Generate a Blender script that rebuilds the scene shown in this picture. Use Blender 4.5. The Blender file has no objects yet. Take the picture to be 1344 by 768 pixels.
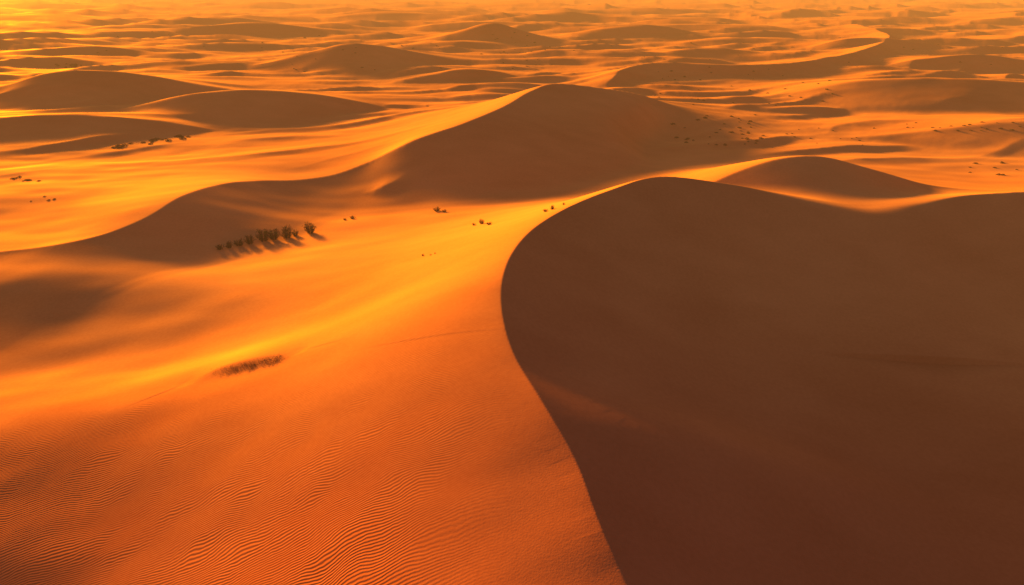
import bpy, math, random
import numpy as np
from mathutils import Vector
random.seed(7); rng = np.random.RandomState(11)
R = math.radians
scene = bpy.context.scene; COL = scene.collection

# ---------------------------------------------------------------- camera numbers
H = 60.0; F = 896.0; PITCH = R(24.3)
CP, SP = math.cos(PITCH), math.sin(PITCH)
def ray(px, py):
    u = (np.asarray(px, float)-672)/F; v = (384-np.asarray(py, float))/F
    return u, v*SP+CP, v*CP-SP
def at(px, py, z):
    dx, dy, dz = ray(px, py); t = (z-H)/dz
    return (float(dx*t), float(dy*t), float(z))

# ---------------------------------------------------------------- noise
PERM = rng.permutation(512).astype(np.int64); GA = rng.rand(512)*2*np.pi
GX, GY = np.cos(GA), np.sin(GA)
def perlin(x, y):
    xi = np.floor(x).astype(np.int64); yi = np.floor(y).astype(np.int64)
    xf = x-xi; yf = y-yi
    u = xf*xf*xf*(xf*(xf*6-15)+10); v = yf*yf*yf*(yf*(yf*6-15)+10)
    def g(ix, iy, fx, fy):
        h = PERM[(PERM[ix & 511]+iy) & 511]
        return GX[h]*fx+GY[h]*fy
    a = g(xi, yi, xf, yf); b = g(xi+1, yi, xf-1, yf)
    c = g(xi, yi+1, xf, yf-1); d = g(xi+1, yi+1, xf-1, yf-1)
    return (a+(b-a)*u)*(1-v)+(c+(d-c)*u)*v

def sm(a, b, x):
    t = np.clip((x-a)/(b-a), 0, 1); return t*t*(3-2*t)

# ---------------------------------------------------------------- dunes as crest lines
def spline(P, n=8):
    P = np.array(P, float)
    ch = np.hypot(np.diff(P[:, 0]), np.diff(P[:, 1]))**.8+1e-6
    t = np.concatenate([[0], np.cumsum(ch)])
    m = np.gradient(P, t, axis=0)
    out = []
    for tt in np.linspace(0, t[-1], 800):
        i = min(np.searchsorted(t, tt, side='right')-1, len(P)-2); h = t[i+1]-t[i]; s = (tt-t[i])/h
        out.append((2*s**3-3*s**2+1)*P[i]+(s**3-2*s**2+s)*h*m[i]+(-2*s**3+3*s**2)*P[i+1]+(s**3-s**2)*h*m[i+1])
    out = np.array(out)
    L = np.concatenate([[0], np.cumsum(np.hypot(np.diff(out[:, 0]), np.diff(out[:, 1])))])
    k = n*(len(P)-1)+1; q = np.linspace(0, L[-1], k)
    return np.stack([np.interp(q, L, out[:, j]) for j in range(3)], 1)

def near_curve(C, X, Y):
    X = X.astype(np.float32); Y = Y.astype(np.float32)
    best = np.full(X.shape, 1e12, np.float32); sgn = np.ones(X.shape, np.float32); hn = np.zeros(X.shape, np.float32)
    S = np.zeros(X.shape, np.float32); Hs = np.zeros(X.shape, np.float32); Lt = 1
    for i in range(len(C)-1):
        ax, ay, az = map(float, C[i]); bx, by, bz = map(float, C[i+1])
        ex, ey = bx-ax, by-ay; L2 = ex*ex+ey*ey+1e-9; Lt = math.sqrt(L2)
        t = np.clip(((X-ax)*ex+(Y-ay)*ey)/L2, 0, 1)
        qx = X-ax-t*ex; qy = Y-ay-t*ey; d = qx*qx+qy*qy
        m = d < best
        best = np.where(m, d, best); hn = np.where(m, az+t*(bz-az), hn)
        sgn = np.where(m, np.sign(ey*qx-ex*qy), sgn)   # + on the right-hand (slip) side
        qx = X-ax-.5*ex; qy = Y-ay-.5*ey
        w = 1/(qx*qx+qy*qy+L2); w = w*w*w*Lt
        S += w; Hs += w*(.5*(az+bz))
    d = np.sqrt(best); ds = np.sqrt(np.maximum((1.178/S)**.4-Lt*Lt, .01))
    f = sm(Lt*.4, Lt*1.8, d)
    return d*(1-f)+ds*f, sgn, np.maximum(hn*(1-f)+Hs/S*f, 0)

class Dune:
    def __init__(s, P, Lw, tan=.55, k=3.0, foot=.25, n=8, power=1.35, rnd=None, lwf=None):
        s.C = spline(P, n); s.Lw = Lw; s.tan = tan; s.k = k; s.foot = foot; s.power = power; s.rnd = rnd; s.lwf = lwf
        mz = s.C[:, 2].max(); r = max(Lw*2.6, mz/tan*3)
        s.w0 = math.exp(-2.4**power)
        s.box = (s.C[:, 0].min()-r, s.C[:, 0].max()+r, s.C[:, 1].min()-r, s.C[:, 1].max()+r)
    def h(s, X, Y):
        d, sg, hz = near_curve(s.C, X, Y)
        if s.rnd is not None:
            r = s.rnd(X, Y)+.02; d = np.sqrt(d*d+r*r)-r
        Lw = s.Lw if s.lwf is None else s.lwf(X, Y)
        w = np.maximum(np.exp(-(d/Lw)**s.power)-s.w0, 0)/(1-s.w0)
        q = 1-d*s.tan/np.maximum(hz, .05); f = s.foot
        sl = np.where(q > f*6, q, f*np.log1p(np.exp(np.clip(q/f, -40, 40))))
        sl = sl/(f*np.log1p(np.exp(1/f)))
        return hz*np.where(sg > 0, sl, w)

def pxl(L): return [at(*p) if len(p) == 3 else p[:3] for p in L]   # 4-tuples are plain world points
DUNES = []
def D(L, Lw, **k): DUNES.append(Dune(pxl(L), Lw, **k))
def W(L, zp, skew, Lw, **k):
    """crest seen along L; its highest point stands zp high, the line recedes by skew"""
    p0 = min(L, key=lambda p: p[1]); x0, Y0, _ = at(*p0, zp); pts = []
    for p in L:
        dx, dy, dz = ray(*p); Yw = Y0
        for _ in range(8): Yw = Y0+skew*(dx/dy*Yw-x0)
        pts.append((float(dx/dy*Yw), float(Yw), max(0., float(H+dz/dy*Yw))))
    DUNES.append(Dune(pts, Lw, **k))
# the great foreground dune
D([(18,-140,0,0),(21,-90,4,0),(22,-40,8,0),(18,5,12,0),(13.5,25,14,0),(825,768,15),(790,690,16),(755,600,17),(713,530,18),(674,462,19),(659,405,20),(661,362,21),(688,313,21),(740,277,21),(800,252,21.5),(865,234,22),(950,243,20),(1060,265,16),(1130,275,13.5),(1200,268,14),(1280,256,15),(1344,252,16),(160,156,15,0),(200,155,12,0),(260,150,7,0),(330,140,0,0)], 90, tan=.5, k=3, foot=.3, n=13, power=1.15,
  rnd=lambda X, Y: 9*np.exp(-((X-76)/16)**2)*(Y > 100), lwf=lambda X, Y: 92-49*sm(58, 108, Y))
# the long winding crest behind it
D([(-210,110,0,0),(-260,360,1),(-100,345,2),(0,330,3),(80,319,4.5),(130,307,5.5),(190,285,7),(240,257,8),(300,241,6.8),(350,238,5),(400,236,4),(440,229,4.5),(480,214,7),(540,186,13),(610,162,16.5),(660,141,18.5),(700,119,20.5),(730,110,21),(790,115,18.5),(850,126,13),(900,147,7),(935,178,2),(950,200,0)], 55, tan=.32, n=10, power=1.2, foot=.5)
D([(462,268,0),(480,258,1.6),(500,250,3.2),(535,236,4.6),(565,217,4.8),(590,200,3),(605,190,0)], 24, tan=.3, foot=.5)
# the low rounded dune glowing behind the great crest
D([(15,158,0,0),(32,164,6,0),(46,169,11.5,0),(58,174,15.5,0),(70,178,18,0),(82,181,18,0),(98,184,14,0),(118,187,8.5,0),(145,190,4,0),(180,193,2,0),(215,194,0,0)], 45, tan=.3, foot=.55)
W([(-240,150),(-120,130),(-40,118),(0,114),(60,96),(120,92),(200,100),(270,116),(340,140)], 17, .1, 70, tan=.38)
W([(120,156),(170,142),(230,127),(320,118),(390,121),(430,126),(500,140)], 12, .1, 50, tan=.33)
W([(-250,185),(-100,164),(0,155),(100,151),(200,157),(290,172)], 8, .05, 45, tan=.33)
W([(250,104),(330,88),(400,71),(450,58),(490,59),(520,64),(570,74),(620,88)], 18, .15, 80, tan=.35)
W([(470,70),(540,56),(590,45),(645,30),(690,42),(730,52),(780,62)], 23, .1, 100)
D([(790,124,0),(802,108,5),(820,91,9),(860,82,11),(960,86,9),(1040,83,8.5),(1105,73,9),(1150,60,9.5),(1168,48,9),(1150,39,7),(1110,31,3),(1060,27,0)], 30, tan=.5, n=10)
W([(1060,66),(1100,54),(1130,50),(1170,51),(1230,62),(1270,74)], 12, .1, 50)
W([(1150,90),(1220,77),(1280,72),(1344,80),(1420,94)], 11, .0, 60)
W([(1000,130),(1060,118),(1120,107),(1200,103),(1280,104),(1344,109),(1480,122),(1600,140)], 13, 0, 70, tan=.22)
W([(1040,200),(1180,176),(1260,167),(1344,160),(1480,168),(1600,190)], 8, 0, 55, tan=.22)
W([(520,110),(570,100),(600,93),(640,92),(700,104)], 7, .2, 45)
W([(-180,90),(-60,76),(40,66),(110,62),(200,80)], 9, .1, 70)
W([(60,50),(160,42),(240,36),(330,29),(400,36),(450,46)], 17, .1, 80)
W([(720,50),(800,36),(850,33),(930,44)], 16, .1, 80)
# lower dunes running out to the horizon
def rnd_dune(x, y, L, h, rot):
    n = 6; pts = []; b = random.uniform(-.2, .3); ph = random.uniform(0, 6)
    for i in range(n):
        s = i/(n-1)*2-1
        lx = s*L; ly = -b*L*s*s+math.sin(s*2.4+ph)*L*.12
        pts.append((x+lx*math.cos(rot)-ly*math.sin(rot), y+lx*math.sin(rot)+ly*math.cos(rot), h*max(0, 1-s*s)**.8*(1+.15*math.sin(3*s+ph))))
    DUNES.append(Dune(pts, h*random.uniform(4.5, 7), tan=random.uniform(.3, .5), n=3, k=2))
for i in range(430):
    a = random.random()**.9
    y = 320*math.exp(a*2.3)
    x = random.uniform(-.92, .92)*y
    s = min(1, max(0, (y-300)/1000))
    h = (.9+random.random()**2*3.2)+s*(3+random.random()**1.5*12)
    rnd_dune(x, y, h*random.uniform(6, 13), h, random.uniform(-.2, .6))

def stage1(X, Y):
    Z = np.zeros(X.shape); o = np.argsort(Y, kind='stable'); Ys = Y[o]
    for d in DUNES:
        b = d.box
        i0, i1 = np.searchsorted(Ys, b[2]), np.searchsorted(Ys, b[3])
        idx = o[i0:i1]; xs = X[idx]; idx = idx[(xs > b[0]) & (xs < b[1])]
        if len(idx) == 0: continue
        h = d.h(X[idx], Y[idx]); z = Z[idx]
        k = np.minimum(d.k, .8*np.maximum(np.minimum(h, z), 0))+1e-6
        q = np.maximum(k-np.abs(h-z), 0)/k
        Z[idx] = np.maximum(h, z)+q*q*k*.25
    # the sand falls away to the south-west of the great crest
    Z -= 7*sm(140, 45, Y)*sm(0, -62, X)+8.5*sm(92, 20, Y)*sm(12, -48, X)
    return Z

def cast(pix, hf):
    t = np.concatenate([np.arange(40, 400, 1), np.geomspace(400, 6000, 500)])
    px = np.array([p[0] for p in pix], float); py = np.array([p[1] for p in pix], float)
    dx, dy, dz = ray(px, py)
    X = dx[:, None]*t; Y = dy[:, None]*t; Z = H+dz[:, None]*t
    G = hf(X.ravel(), Y.ravel()).reshape(X.shape)
    out = []
    for i in range(len(px)):
        j = int(np.argmax(Z[i] < G[i]))
        if j == 0: out.append((X[i, -1], Y[i, -1], 0)); continue
        a = Z[i, j-1]-G[i, j-1]; b = Z[i, j]-G[i, j]; f = a/(a-b)
        tt = t[j-1]+(t[j]-t[j-1])*f
        out.append((float(dx[i]*tt), float(dy[i]*tt), float(G[i, j-1]+(G[i, j]-G[i, j-1])*f)))
    return out

# soft swells lying on the flanks of the great dune
SW = [  # pixel line, amp, half width, widening of the windward side
    ([(-300,392),(-100,382),(60,374),(190,376),(320,386),(420,400)], 1.9, 11, 1),
    ([(-300,620),(-100,590),(40,556),(180,522),(320,492),(430,468)], .9, 11, 2),
    ([(244,508),(290,489),(335,477),(396,461)], .8, 2.3, 3),
    ([(740,480),(820,560),(960,620),(1100,650),(1250,660)], 3.2, 9, 1),
]
SWC = []
for L, amp, a, wd in SW:
    C = spline([(p[0], p[1], 0) for p in cast(L, stage1)], 8)
    s = np.linspace(0, 1, len(C))
    C[:, 2] = amp*np.sin(np.pi*s)**1.3
    SWC.append((C, a, wd))
def waves(X, Y, lam, seed):
    s = -.33*X+.944*Y
    p = s/lam+1.0*perlin(X/(3.0*lam)+seed, Y/(2.6*lam))+.2*perlin(X/(.9*lam), Y/(.9*lam)+seed)
    m = np.clip(.5+1.9*perlin(X/(2.2*lam)+seed*2, Y/(1.5*lam)), 0, 1.1)
    p = p-np.floor(p)
    return m*np.where(p < .25, (p/.25)**1.3, np.maximum(1-(p-.25)/.75, 0)**1.5)
def height(X, Y):
    Z = stage1(X, Y)
    for C, a, wd in SWC:
        r = 3*a*wd
        idx = np.flatnonzero((X > C[:,0].min()-r) & (X < C[:,0].max()+r) & (Y > C[:,1].min()-r) & (Y < C[:,1].max()+r))
        if len(idx) == 0: continue
        d, sg, hz = near_curve(C, X[idx], Y[idx])
        Z[idx] += hz*np.exp(-(d/np.where(sg > 0, a, a*wd))**2)
    Zp = np.maximum(Z, 0); fl = np.exp(-Zp/6.0); fl2 = np.exp(-Zp/10.0)
    wx = X+6*perlin(X/60+3, Y/60); wy = Y+6*perlin(X/60, Y/60+9)
    Z += fl*1.6*perlin(wx/55, wy/30+4)+fl*.45*perlin(wx/17, wy/9)+.9*perlin(X/95+7.3, Y/95)
    Z += np.exp(-Zp/8)*sm(200, 290, Y)*1.9*waves(X, Y, 29, 3.3)+fl2*(sm(400, 700, Y)*4.5*waves(X, Y, 64, 8.1)+sm(1000, 2000, Y)*12*waves(X, Y, 170, 5.7))
    far = sm(200, 350, Y)
    Z += far*fl*.2*np.abs(perlin(wx/6, wy/4))
    Z += .05*perlin(wx/9+2, wy/5)
    return Z

# ---------------------------------------------------------------- the sand sheet
py = np.linspace(800, 3, 900)
dep = PITCH+np.arctan((py-384)/F)
yn = (H-9)/np.tan(dep)
ys = np.unique(np.array(list(np.linspace(-150, 38, 50))+list(np.linspace(38.2, yn[0], 20)[:-1])+list(yn[yn > 38.5])+list(np.geomspace(yn[-1]*1.05, 16000, 30))))
us = np.concatenate([-np.geomspace(4, .9, 50)[:-1], np.linspace(-.9, .9, 1150), np.geomspace(.9, 4, 50)[1:]])
NY, NX = len(ys), len(us)
rr = np.maximum(ys, 0)+45
X = (us[None, :]*rr[:, None]).ravel(); Y = np.repeat(ys, NX)
Z = height(X, Y); ZG = Z.reshape(NY, NX)
def hgrid(x, y):
    fy = np.interp(y, ys, np.arange(NY)); fx = np.interp(x/(np.maximum(y, 0)+45), us, np.arange(NX))
    iy = np.minimum(fy.astype(int), NY-2); ix = np.minimum(fx.astype(int), NX-2); a = fy-iy; b = fx-ix
    return (ZG[iy, ix]*(1-b)+ZG[iy, ix+1]*b)*(1-a)+(ZG[iy+1, ix]*(1-b)+ZG[iy+1, ix+1]*b)*a
me = bpy.data.meshes.new('sand_dunes')
co = np.stack([X, Y, Z], 1).astype(np.float32)
me.vertices.add(len(co)); me.vertices.foreach_set('co', co.ravel())
i = np.arange((NY-1)*NX).reshape(NY-1, NX)[:, :-1].ravel()
q = np.stack([i, i+1, i+1+NX, i+NX], 1).astype(np.int32)
me.loops.add(q.size); me.loops.foreach_set('vertex_index', q.ravel())
me.polygons.add(len(q)); me.polygons.foreach_set('loop_start', np.arange(0, q.size, 4, dtype=np.int32))
me.polygons.foreach_set('use_smooth', np.ones(len(q), bool))
me.update(calc_edges=True)
sand = bpy.data.objects.new('sand_dunes', me); COL.objects.link(sand)
sand['kind'] = 'structure'; sand['category'] = 'sand dunes'
sand['label'] = 'rippled orange desert sand dunes with sharp winding crests reaching the horizon'

# ---------------------------------------------------------------- materials
def mat(name):
    m = bpy.data.materials.new(name); m.use_nodes = True
    return m, m.node_tree.nodes, m.node_tree.links, m.node_tree.nodes['Principled BSDF']
m, N, Lk, B = mat('sand')
geo = N.new('ShaderNodeNewGeometry')
def noise(scale, det=3, vec=None, dist=0):
    n = N.new('ShaderNodeTexNoise'); n.inputs['Scale'].default_value = scale
    n.inputs['Detail'].default_value = det; n.inputs['Distortion'].default_value = dist
    Lk.new(vec or geo.outputs['Position'], n.inputs['Vector']); return n
def mp(rot, sc, src=None):
    n = N.new('ShaderNodeMapping'); n.inputs['Rotation'].default_value = (0, 0, rot); n.inputs['Scale'].default_value = sc
    Lk.new(src or geo.outputs['Position'], n.inputs['Vector']); return n
def mr(src, a, b, c, d, smooth=True):
    n = N.new('ShaderNodeMapRange'); n.interpolation_type = 'SMOOTHSTEP' if smooth else 'LINEAR'
    for k, v in zip(('From Min','From Max','To Min','To Max'), (a, b, c, d)): n.inputs[k].default_value = v
    Lk.new(src, n.inputs['Value']); return n.outputs[0]
def mth(op, a, b):
    n = N.new('ShaderNodeMath'); n.operation = op
    for i_, v in enumerate((a, b)):
        if isinstance(v, (int, float)): n.inputs[i_].default_value = v
        else: Lk.new(v, n.inputs[i_])
    return n.outputs[0]
sep = N.new('ShaderNodeSeparateXYZ'); Lk.new(geo.outputs['Position'], sep.inputs[0])
n1 = noise(.018, 2); n2 = noise(1.7, 4); n3 = noise(.09, 2, mp(.4, (1, 1.7, 1)).outputs[0])
ramp = N.new('ShaderNodeValToRGB'); cr = ramp.color_ramp
cr.elements[0].position = .33; cr.elements[0].color = (.51, .138, .030, 1)
cr.elements[1].position = .67; cr.elements[1].color = (.68, .215, .048, 1)
mixv = mth('ADD', mth('MULTIPLY', n1.outputs[0], .5), mth('ADD', mth('MULTIPLY', n3.outputs[0], .25), mth('MULTIPLY', n2.outputs[0], .25)))
Lk.new(mixv, ramp.inputs[0])
# redder near sand; its darker tone is foreground shade put into the colour
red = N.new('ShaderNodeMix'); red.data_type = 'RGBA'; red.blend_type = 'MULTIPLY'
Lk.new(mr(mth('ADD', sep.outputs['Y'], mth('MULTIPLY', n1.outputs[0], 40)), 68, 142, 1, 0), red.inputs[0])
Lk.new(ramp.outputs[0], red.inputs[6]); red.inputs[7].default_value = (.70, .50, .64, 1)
N.remove(B)
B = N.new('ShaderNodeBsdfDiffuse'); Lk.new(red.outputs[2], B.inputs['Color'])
GL = N.new('ShaderNodeBsdfAnisotropic'); GL.inputs['Color'].default_value = (1, .40, .06, 1); GL.inputs['Roughness'].default_value = .7
LW = N.new('ShaderNodeLayerWeight'); LW.inputs['Blend'].default_value = .5   # sand grains glint at grazing angles
MX = N.new('ShaderNodeMixShader'); Lk.new(mth('MULTIPLY', mth('POWER', LW.outputs['Facing'], 7.0), .2), MX.inputs[0])
Lk.new(B.outputs[0], MX.inputs[1]); Lk.new(GL.outputs[0], MX.inputs[2]); Lk.new(MX.outputs[0], N['Material Output'].inputs['Surface'])
# wind ripples
wn_ = noise(.13, 1)
vm = N.new('ShaderNodeVectorMath'); vm.operation = 'MULTIPLY_ADD'; Lk.new(wn_.outputs['Color'], vm.inputs[0])
vm.inputs[1].default_value = (4, 4, 0); Lk.new(geo.outputs['Position'], vm.inputs[2])
w = N.new('ShaderNodeTexWave'); w.wave_type = 'BANDS'; w.bands_direction = 'Y'; w.wave_profile = 'SIN'
w.inputs['Scale'].default_value = .9; w.inputs['Distortion'].default_value = 2.5
w.inputs['Detail'].default_value = 1; w.inputs['Detail Scale'].default_value = 1.0
Lk.new(mp(R(-12), (1, 1, 1), vm.outputs[0]).outputs[0], w.inputs['Vector'])
fade = mth('MULTIPLY', mr(sep.outputs['Y'], 60, 106, 1, 0.0), mr(sep.outputs['X'], -20, 2, 1, .03))
patch = mr(noise(.06, 2).outputs[0], .36, .58, .7, 1)
rip = mth('MULTIPLY', w.outputs['Fac'], mth('MULTIPLY', fade, patch))
bp = N.new('ShaderNodeBump'); bp.inputs['Strength'].default_value = 1; bp.inputs['Distance'].default_value = .034
Lk.new(rip, bp.inputs['Height'])
bp2 = N.new('ShaderNodeBump'); bp2.inputs['Strength'].default_value = 1; bp2.inputs['Distance'].default_value = .014
Lk.new(noise(5, 3).outputs[0], bp2.inputs['Height']); Lk.new(bp.outputs[0], bp2.inputs['Normal'])
Lk.new(bp2.outputs[0], B.inputs['Normal'])
me.materials.append(m)

def plain(name, c1, c2, rough=.8):
    m, N_, L_, B_ = mat(name)
    n = N_.new('ShaderNodeTexNoise'); n.inputs['Scale'].default_value = 4
    t = N_.new('ShaderNodeTexCoord'); L_.new(t.outputs['Object'], n.inputs['Vector'])
    r = N_.new('ShaderNodeValToRGB'); r.color_ramp.elements[0].color = (*c1, 1); r.color_ramp.elements[1].color = (*c2, 1)
    r.color_ramp.elements[0].position = .35; r.color_ramp.elements[1].position = .65
    L_.new(n.outputs[0], r.inputs[0]); L_.new(r.outputs[0], B_.inputs['Base Color']); B_.inputs['Roughness'].default_value = rough
    B_.inputs['Specular IOR Level'].default_value = .1
    return m
M_leaf = plain('dry_foliage', (.07, .038, .012), (.13, .065, .018))
M_twig = plain('dry_twigs', (.05, .026, .014), (.10, .05, .03))
M_grass = plain('dry_grass', (.08, .04, .012), (.16, .07, .02))

# ---------------------------------------------------------------- plants
def blade(V, Fc, p, d, L, w, bend=0):
    p = np.array(p, float); d = np.array(d, float); d /= np.linalg.norm(d)
    s = np.cross(d, (random.uniform(-1, 1), random.uniform(-1, 1), .2)); s /= np.linalg.norm(s)+1e-9
    b = len(V); mid = p+d*L*.5; tip = p+d*L+np.array((d[0], d[1], -.4))*bend*L
    for v in (p-s*w, p+s*w, mid+s*w*.7, mid-s*w*.7, tip): V.append(tuple(v))
    Fc.append((b, b+1, b+2, b+3)); Fc.append((b+3, b+2, b+4)); return tip
def mesh(name, V, Fc, m):
    me = bpy.data.meshes.new(name); me.from_pydata(V, [], Fc); me.materials.append(m); me.update(); return me
def tube(V, Fc, a, b, r0, r1):
    a = np.array(a, float); b = np.array(b, float); d = b-a; d /= np.linalg.norm(d)
    s = np.cross(d, (.3, .2, .9)); s /= np.linalg.norm(s); t = np.cross(d, s); k = len(V)
    for c, r in ((a, r0), (b, r1)):
        for j in range(4): V.append(tuple(c+r*(s*math.cos(j*math.pi/2)+t*math.sin(j*math.pi/2))))
    for j in range(4): Fc.append((k+j, k+(j+1) % 4, k+4+(j+1) % 4, k+4+j))
def shrub_meshes(spread, n):
    V, Fc, LV, LF = [], [], [], []
    for i in range(n):
        a = random.uniform(0, 6.28); q = random.random()**.5
        top = .9*math.sqrt(max(0, 1-q*q*.75))+random.uniform(-.12, .14); q *= spread
        p0 = np.array((.12*math.cos(a), .12*math.sin(a), -.15))
        p2 = np.array((q*math.cos(a+.2), q*math.sin(a+.2), top*random.uniform(.75, 1)))
        p1 = p2*np.array((.6, .6, .45))
        tube(V, Fc, p0, p1, .018, .012); tube(V, Fc, p1, p2, .012, .005)
        for k in range(7):
            s = p0+(p2-p0)*random.uniform(.2, 1)
            d = np.array((random.gauss(0, .7), random.gauss(0, .7), random.uniform(.2, 1.2)))
            e2 = s+d/np.linalg.norm(d)*random.uniform(.06, .18)
            tube(V, Fc, s, e2, .006, .003)
            for l in range(7):
                c = s+(e2-s)*random.uniform(.1, 1.1)+np.array([random.gauss(0, .035) for _ in range(3)])
                c[2] = max(c[2], .02)
                blade(LV, LF, c, (random.gauss(0, .8), random.gauss(0, .8), random.gauss(.8, .7)), random.uniform(.05, .11), .011)
    return mesh('branches', V, Fc, M_twig), mesh('foliage', LV, LF, M_leaf)
KIND = [shrub_meshes(.6, 30), shrub_meshes(.5, 24), shrub_meshes(.85, 38)]
LOW = []
for k in range(3):
    V, Fc = [], []
    for i in range(150):
        a = random.uniform(0, 6.28); q = random.random()**.5*1.1; z = random.random()**1.3*(1.1-q*.7)
        blade(V, Fc, (q*math.cos(a), q*math.sin(a), z*.8), (random.gauss(0, 1), random.gauss(0, 1), random.gauss(.7, .6)), random.uniform(.2, .4), .07)
    for i in range(8):
        a = random.uniform(0, 6.28); q = random.uniform(.3, .8); tube(V, Fc, (0, 0, -.2), (q*math.cos(a), q*math.sin(a), .7), .05, .02)
    LOW.append(mesh('low_shrub', V, Fc, M_leaf))
def props(o, label, cat, group=None):
    o['label'] = label; o['category'] = cat
    if group: o['group'] = group
def full_shrub(loc, h, kind, label, group):
    e = bpy.data.objects.new('desert_shrub', None); COL.objects.link(e); e.empty_display_size = .3
    e.location = loc; e.rotation_euler = (0, 0, random.uniform(0, 6.28)); e.scale = (h*random.uniform(.9, 1.1), h*random.uniform(.9, 1.1), h)
    props(e, label, 'shrub', group)
    for nm, me_ in zip(('branches', 'foliage'), KIND[kind]):
        o = bpy.data.objects.new(nm, me_); o.parent = e; COL.objects.link(o)
def single(name, me_, loc, s, label, cat, group):
    o = bpy.data.objects.new(name, me_); COL.objects.link(o); o.location = loc
    o.rotation_euler = (0, 0, random.uniform(0, 6.28)); o.scale = (s*random.uniform(.8, 1.3), s*random.uniform(.8, 1.3), s)
    props(o, label, cat, group)
def dist(p): return math.sqrt(p[0]**2+p[1]**2+(p[2]-H)**2)

row = [(289,327,8,2,'low leftmost shrub at the near left end of the shrub row'),
 (301,325,9,0,'second shrub from the left in the shrub row on the sand'),
 (314,322,10,2,'third shrub from the left in the row, low and spreading'),
 (328,320,13,0,'fourth shrub from the left in the row on the orange sand'),
 (346,316,17,0,'broad bushy shrub in the middle of the shrub row'),
 (360,314,15,0,'sixth shrub from the left, pressed against the broad middle shrub'),
 (377,312,17,0,'tall shrub left of the small gap near the right end of the row'),
 (388,309,10,1,'small narrow shrub between the two tall right shrubs of the row'),
 (407,306,16,0,'upright shrub standing apart at the far right end of the row')]
for r, p in zip(row, cast([r[:2] for r in row], hgrid)):
    full_shrub((p[0], p[1], p[2]-.03), r[2]*.95*dist(p)/F, r[3], r[4], 'row of dark shrubs on the lit sand left of centre')
mid = [(573,277,8,2,'left shrub of the close pair above the golden slope'),(583,278,5,2,'right shrub of the close pair above the golden slope'),
 (622,296,5,2,'left flat shrub of the small clump at the golden centre'),(632,294,9,0,'tallest shrub in the middle of the small clump at the golden centre'),(642,295,6,2,'right flat shrub of the small clump at the golden centre'),
 (716,278,6,2,'left shrub of the pair beside the great crest'),(725,275,8,0,'right shrub of the pair beside the great crest'),(740,269,5,1,'small lone shrub just behind the pair near the great crest'),
 (453,289,4,2,'left low shrub at the foot of the middle dune shadow'),(463,287,6,2,'right low shrub at the foot of the middle dune shadow'),
 (555,336,4,0,'tiny left shrub on the brightest golden sand'),(565,335,2.5,2,'tiny middle shrub on the brightest golden sand'),(571,333,3,1,'tiny right shrub on the brightest golden sand')]
for r, p in zip(mid, cast([r[:2] for r in mid], hgrid)):
    full_shrub((p[0], p[1], p[2]-.03), r[2]*.8*dist(p)/F, r[3], r[4], 'scattered shrubs on the golden slope')
tp = []
for i in range(130):
    s = random.random()**.7; tp.append((280+s*93+random.uniform(-4, 4), 492-s*21+random.uniform(-5, 4)))
V, Fc = [], []
for p in cast(tp, hgrid):
    h = random.uniform(2.5, 6)*dist(p)/F
    for k in range(22):
        a = random.uniform(0, 6.28); q = random.random()*.9; r_ = random.random()*.8
        blade(V, Fc, (p[0]+r_*math.cos(a), p[1]+r_*math.sin(a), p[2]-.05), (q*math.cos(a), q*math.sin(a), 1), h*random.uniform(.3, 1), .009, .18)
g = bpy.data.objects.new('dry_grass', mesh('dry_grass', V, Fc, M_grass)); COL.objects.link(g)
g['kind'] = 'stuff'; props(g, 'patch of sparse dry grass on the lip of the small dark hollow in the foreground', 'grass')
fp = []
def region(n, x0, x1, y0, y1, hs, label, group, slant=0):
    for i in range(n):
        s = random.random(); fp.append((x0+(x1-x0)*s, y0+(y1-y0)*random.random()+slant*s, random.uniform(*hs), label, group))
region(20, 145, 250, 193, 198, (2, 4.5), 'dark shrub in the dotted line of shrubs behind the left dune', 'line of shrubs on the left plain', -17)
region(9, 0, 52, 232, 238, (1.5, 3), 'dark low shrub in the thicket at the left edge of the picture', 'thicket at the left edge')
region(5, 30, 80, 258, 266, (1.2, 2), 'small shrub on the little dark mound near the left edge', 'shrubs on the left mound')
region(40, 880, 1010, 150, 192, (1.5, 3.5), 'small shrub dotting the dark flat beside the middle dune', 'shrubs on the flat right of the middle dune')
region(36, 850, 1100, 92, 140, (1, 2.4), 'tiny shrub on the flats beyond the middle dune', 'shrubs beyond the middle dune')
region(22, 1190, 1344, 160, 172, (1, 2.4), 'tiny shrub on the flat in front of the right red dune', 'shrubs on the right flat')
region(10, 1270, 1344, 212, 232, (1.5, 3), 'small shrub at the right edge above the pale sand strip', 'shrubs at the right edge')
region(14, 1010, 1200, 165, 200, (1, 2.2), 'tiny shrub on the sand right of the middle dune', 'shrubs behind the small right dune')
region(30, 380, 760, 55, 95, (.9, 2), 'tiny distant shrub between the far dunes', 'distant shrubs between the far dunes')
region(14, 70, 110, 84, 90, (1.2, 2.5), 'distant shrub behind the far left dune', 'distant shrubs on the left')
region(30, 100, 700, 40, 75, (.8, 1.6), 'faint distant shrub on the hazy left plain', 'faint shrubs on the hazy plain')
region(25, 780, 1340, 50, 95, (.8, 1.6), 'faint distant shrub on the hazy right plain', 'faint shrubs on the hazy right plain')
for r, p in zip(fp, cast([r[:2] for r in fp], hgrid)):
    single('desert_shrub', random.choice(LOW), (p[0], p[1], p[2]-.05), r[2]*dist(p)/F*.8, r[3], 'shrub', r[4])

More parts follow.
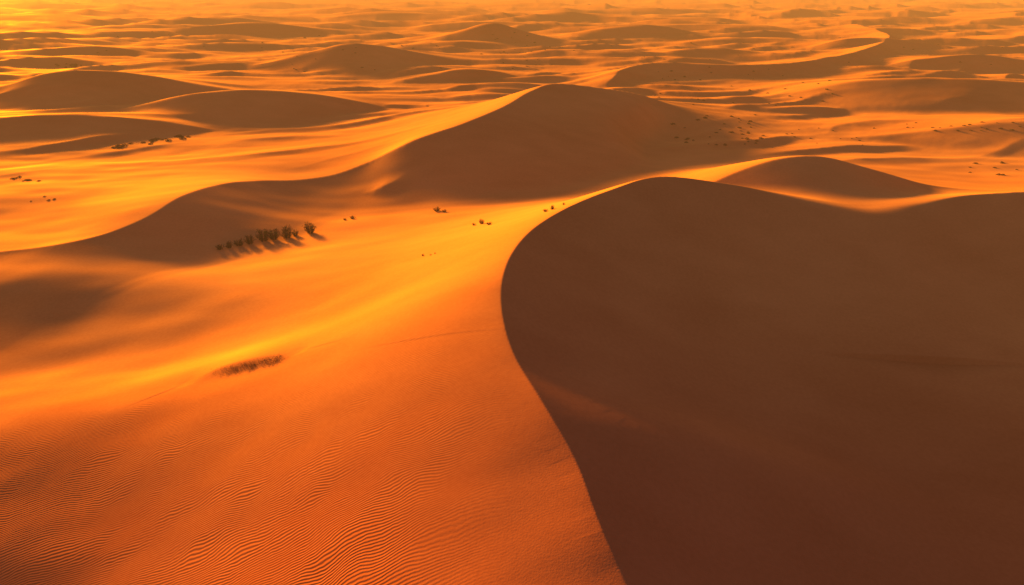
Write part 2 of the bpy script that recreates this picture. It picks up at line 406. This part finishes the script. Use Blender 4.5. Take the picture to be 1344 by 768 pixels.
# ---------------------------------------------------------------- haze, sky, sun, camera
AZ, EL = R(36), R(9)
hm = bpy.data.materials.new('glowing_haze'); hm.use_nodes = True; hn = hm.node_tree.nodes; hn.clear(); hl = hm.node_tree.links
DEN = .00027
va = hn.new('ShaderNodeVolumeAbsorption'); va.inputs['Color'].default_value = (0, 0, 0, 1); va.inputs['Density'].default_value = DEN
ve = hn.new('ShaderNodeEmission'); ve.inputs['Color'].default_value = (1, .37, .06, 1); ve.inputs['Strength'].default_value = DEN*1.25  # haze emits its own golden glow, standing in for scattered sunlight
ad = hn.new('ShaderNodeAddShader'); ho = hn.new('ShaderNodeOutputMaterial')
hl.new(va.outputs[0], ad.inputs[0]); hl.new(ve.outputs[0], ad.inputs[1]); hl.new(ad.outputs[0], ho.inputs['Volume'])
V = [(x, y, z) for z in (-40, 130) for x, y in ((-5000, -400), (5000, -400), (5000, 9000), (-5000, 9000))]
hz = mesh('haze', V, [(3,2,1,0),(4,5,6,7),(0,1,5,4),(1,2,6,5),(2,3,7,6),(3,0,4,7)], hm)
ho_ = bpy.data.objects.new('haze', hz); COL.objects.link(ho_); ho_['kind'] = 'structure'; ho_['label'] = 'thin self-glowing golden dust haze over the desert'; ho_['category'] = 'haze'

w = bpy.data.worlds.new('World'); scene.world = w; w.use_nodes = True
wn = w.node_tree.nodes; wl = w.node_tree.links; bg = wn['Background']
sky = wn.new('ShaderNodeTexSky'); sky.sky_type = 'NISHITA'; sky.sun_disc = False
sky.sun_elevation = EL; sky.sun_rotation = -AZ; sky.dust_density = 3; sky.air_density = 1
tint = wn.new('ShaderNodeMix'); tint.data_type = 'RGBA'; tint.blend_type = 'MULTIPLY'; tint.inputs[0].default_value = 1
wl.new(sky.outputs[0], tint.inputs[6]); tint.inputs[7].default_value = (.8, 1.12, 2.2, 1)
wl.new(tint.outputs[2], bg.inputs[0]); bg.inputs[1].default_value = .096
sl = bpy.data.lights.new('sun', 'SUN'); sl.energy = 26; sl.angle = R(8); sl.color = (1, .58, .008)
so = bpy.data.objects.new('sun', sl); COL.objects.link(so)
sd = Vector((-math.sin(AZ)*math.cos(EL), math.cos(AZ)*math.cos(EL), math.sin(EL)))
so.rotation_euler = sd.to_track_quat('Z', 'Y').to_euler(); so.location = sd*300

cam = bpy.data.cameras.new('camera'); co_ = bpy.data.objects.new('camera', cam); COL.objects.link(co_)
cam.sensor_width = 36; cam.lens = 24; cam.clip_end = 40000; cam.clip_start = .5
co_.location = (0, 0, H); co_.rotation_euler = (math.pi/2-PITCH, 0, 0)
scene.camera = co_
scene.view_settings.view_transform = 'Standard'; scene.view_settings.look = 'None'; scene.view_settings.exposure = 0
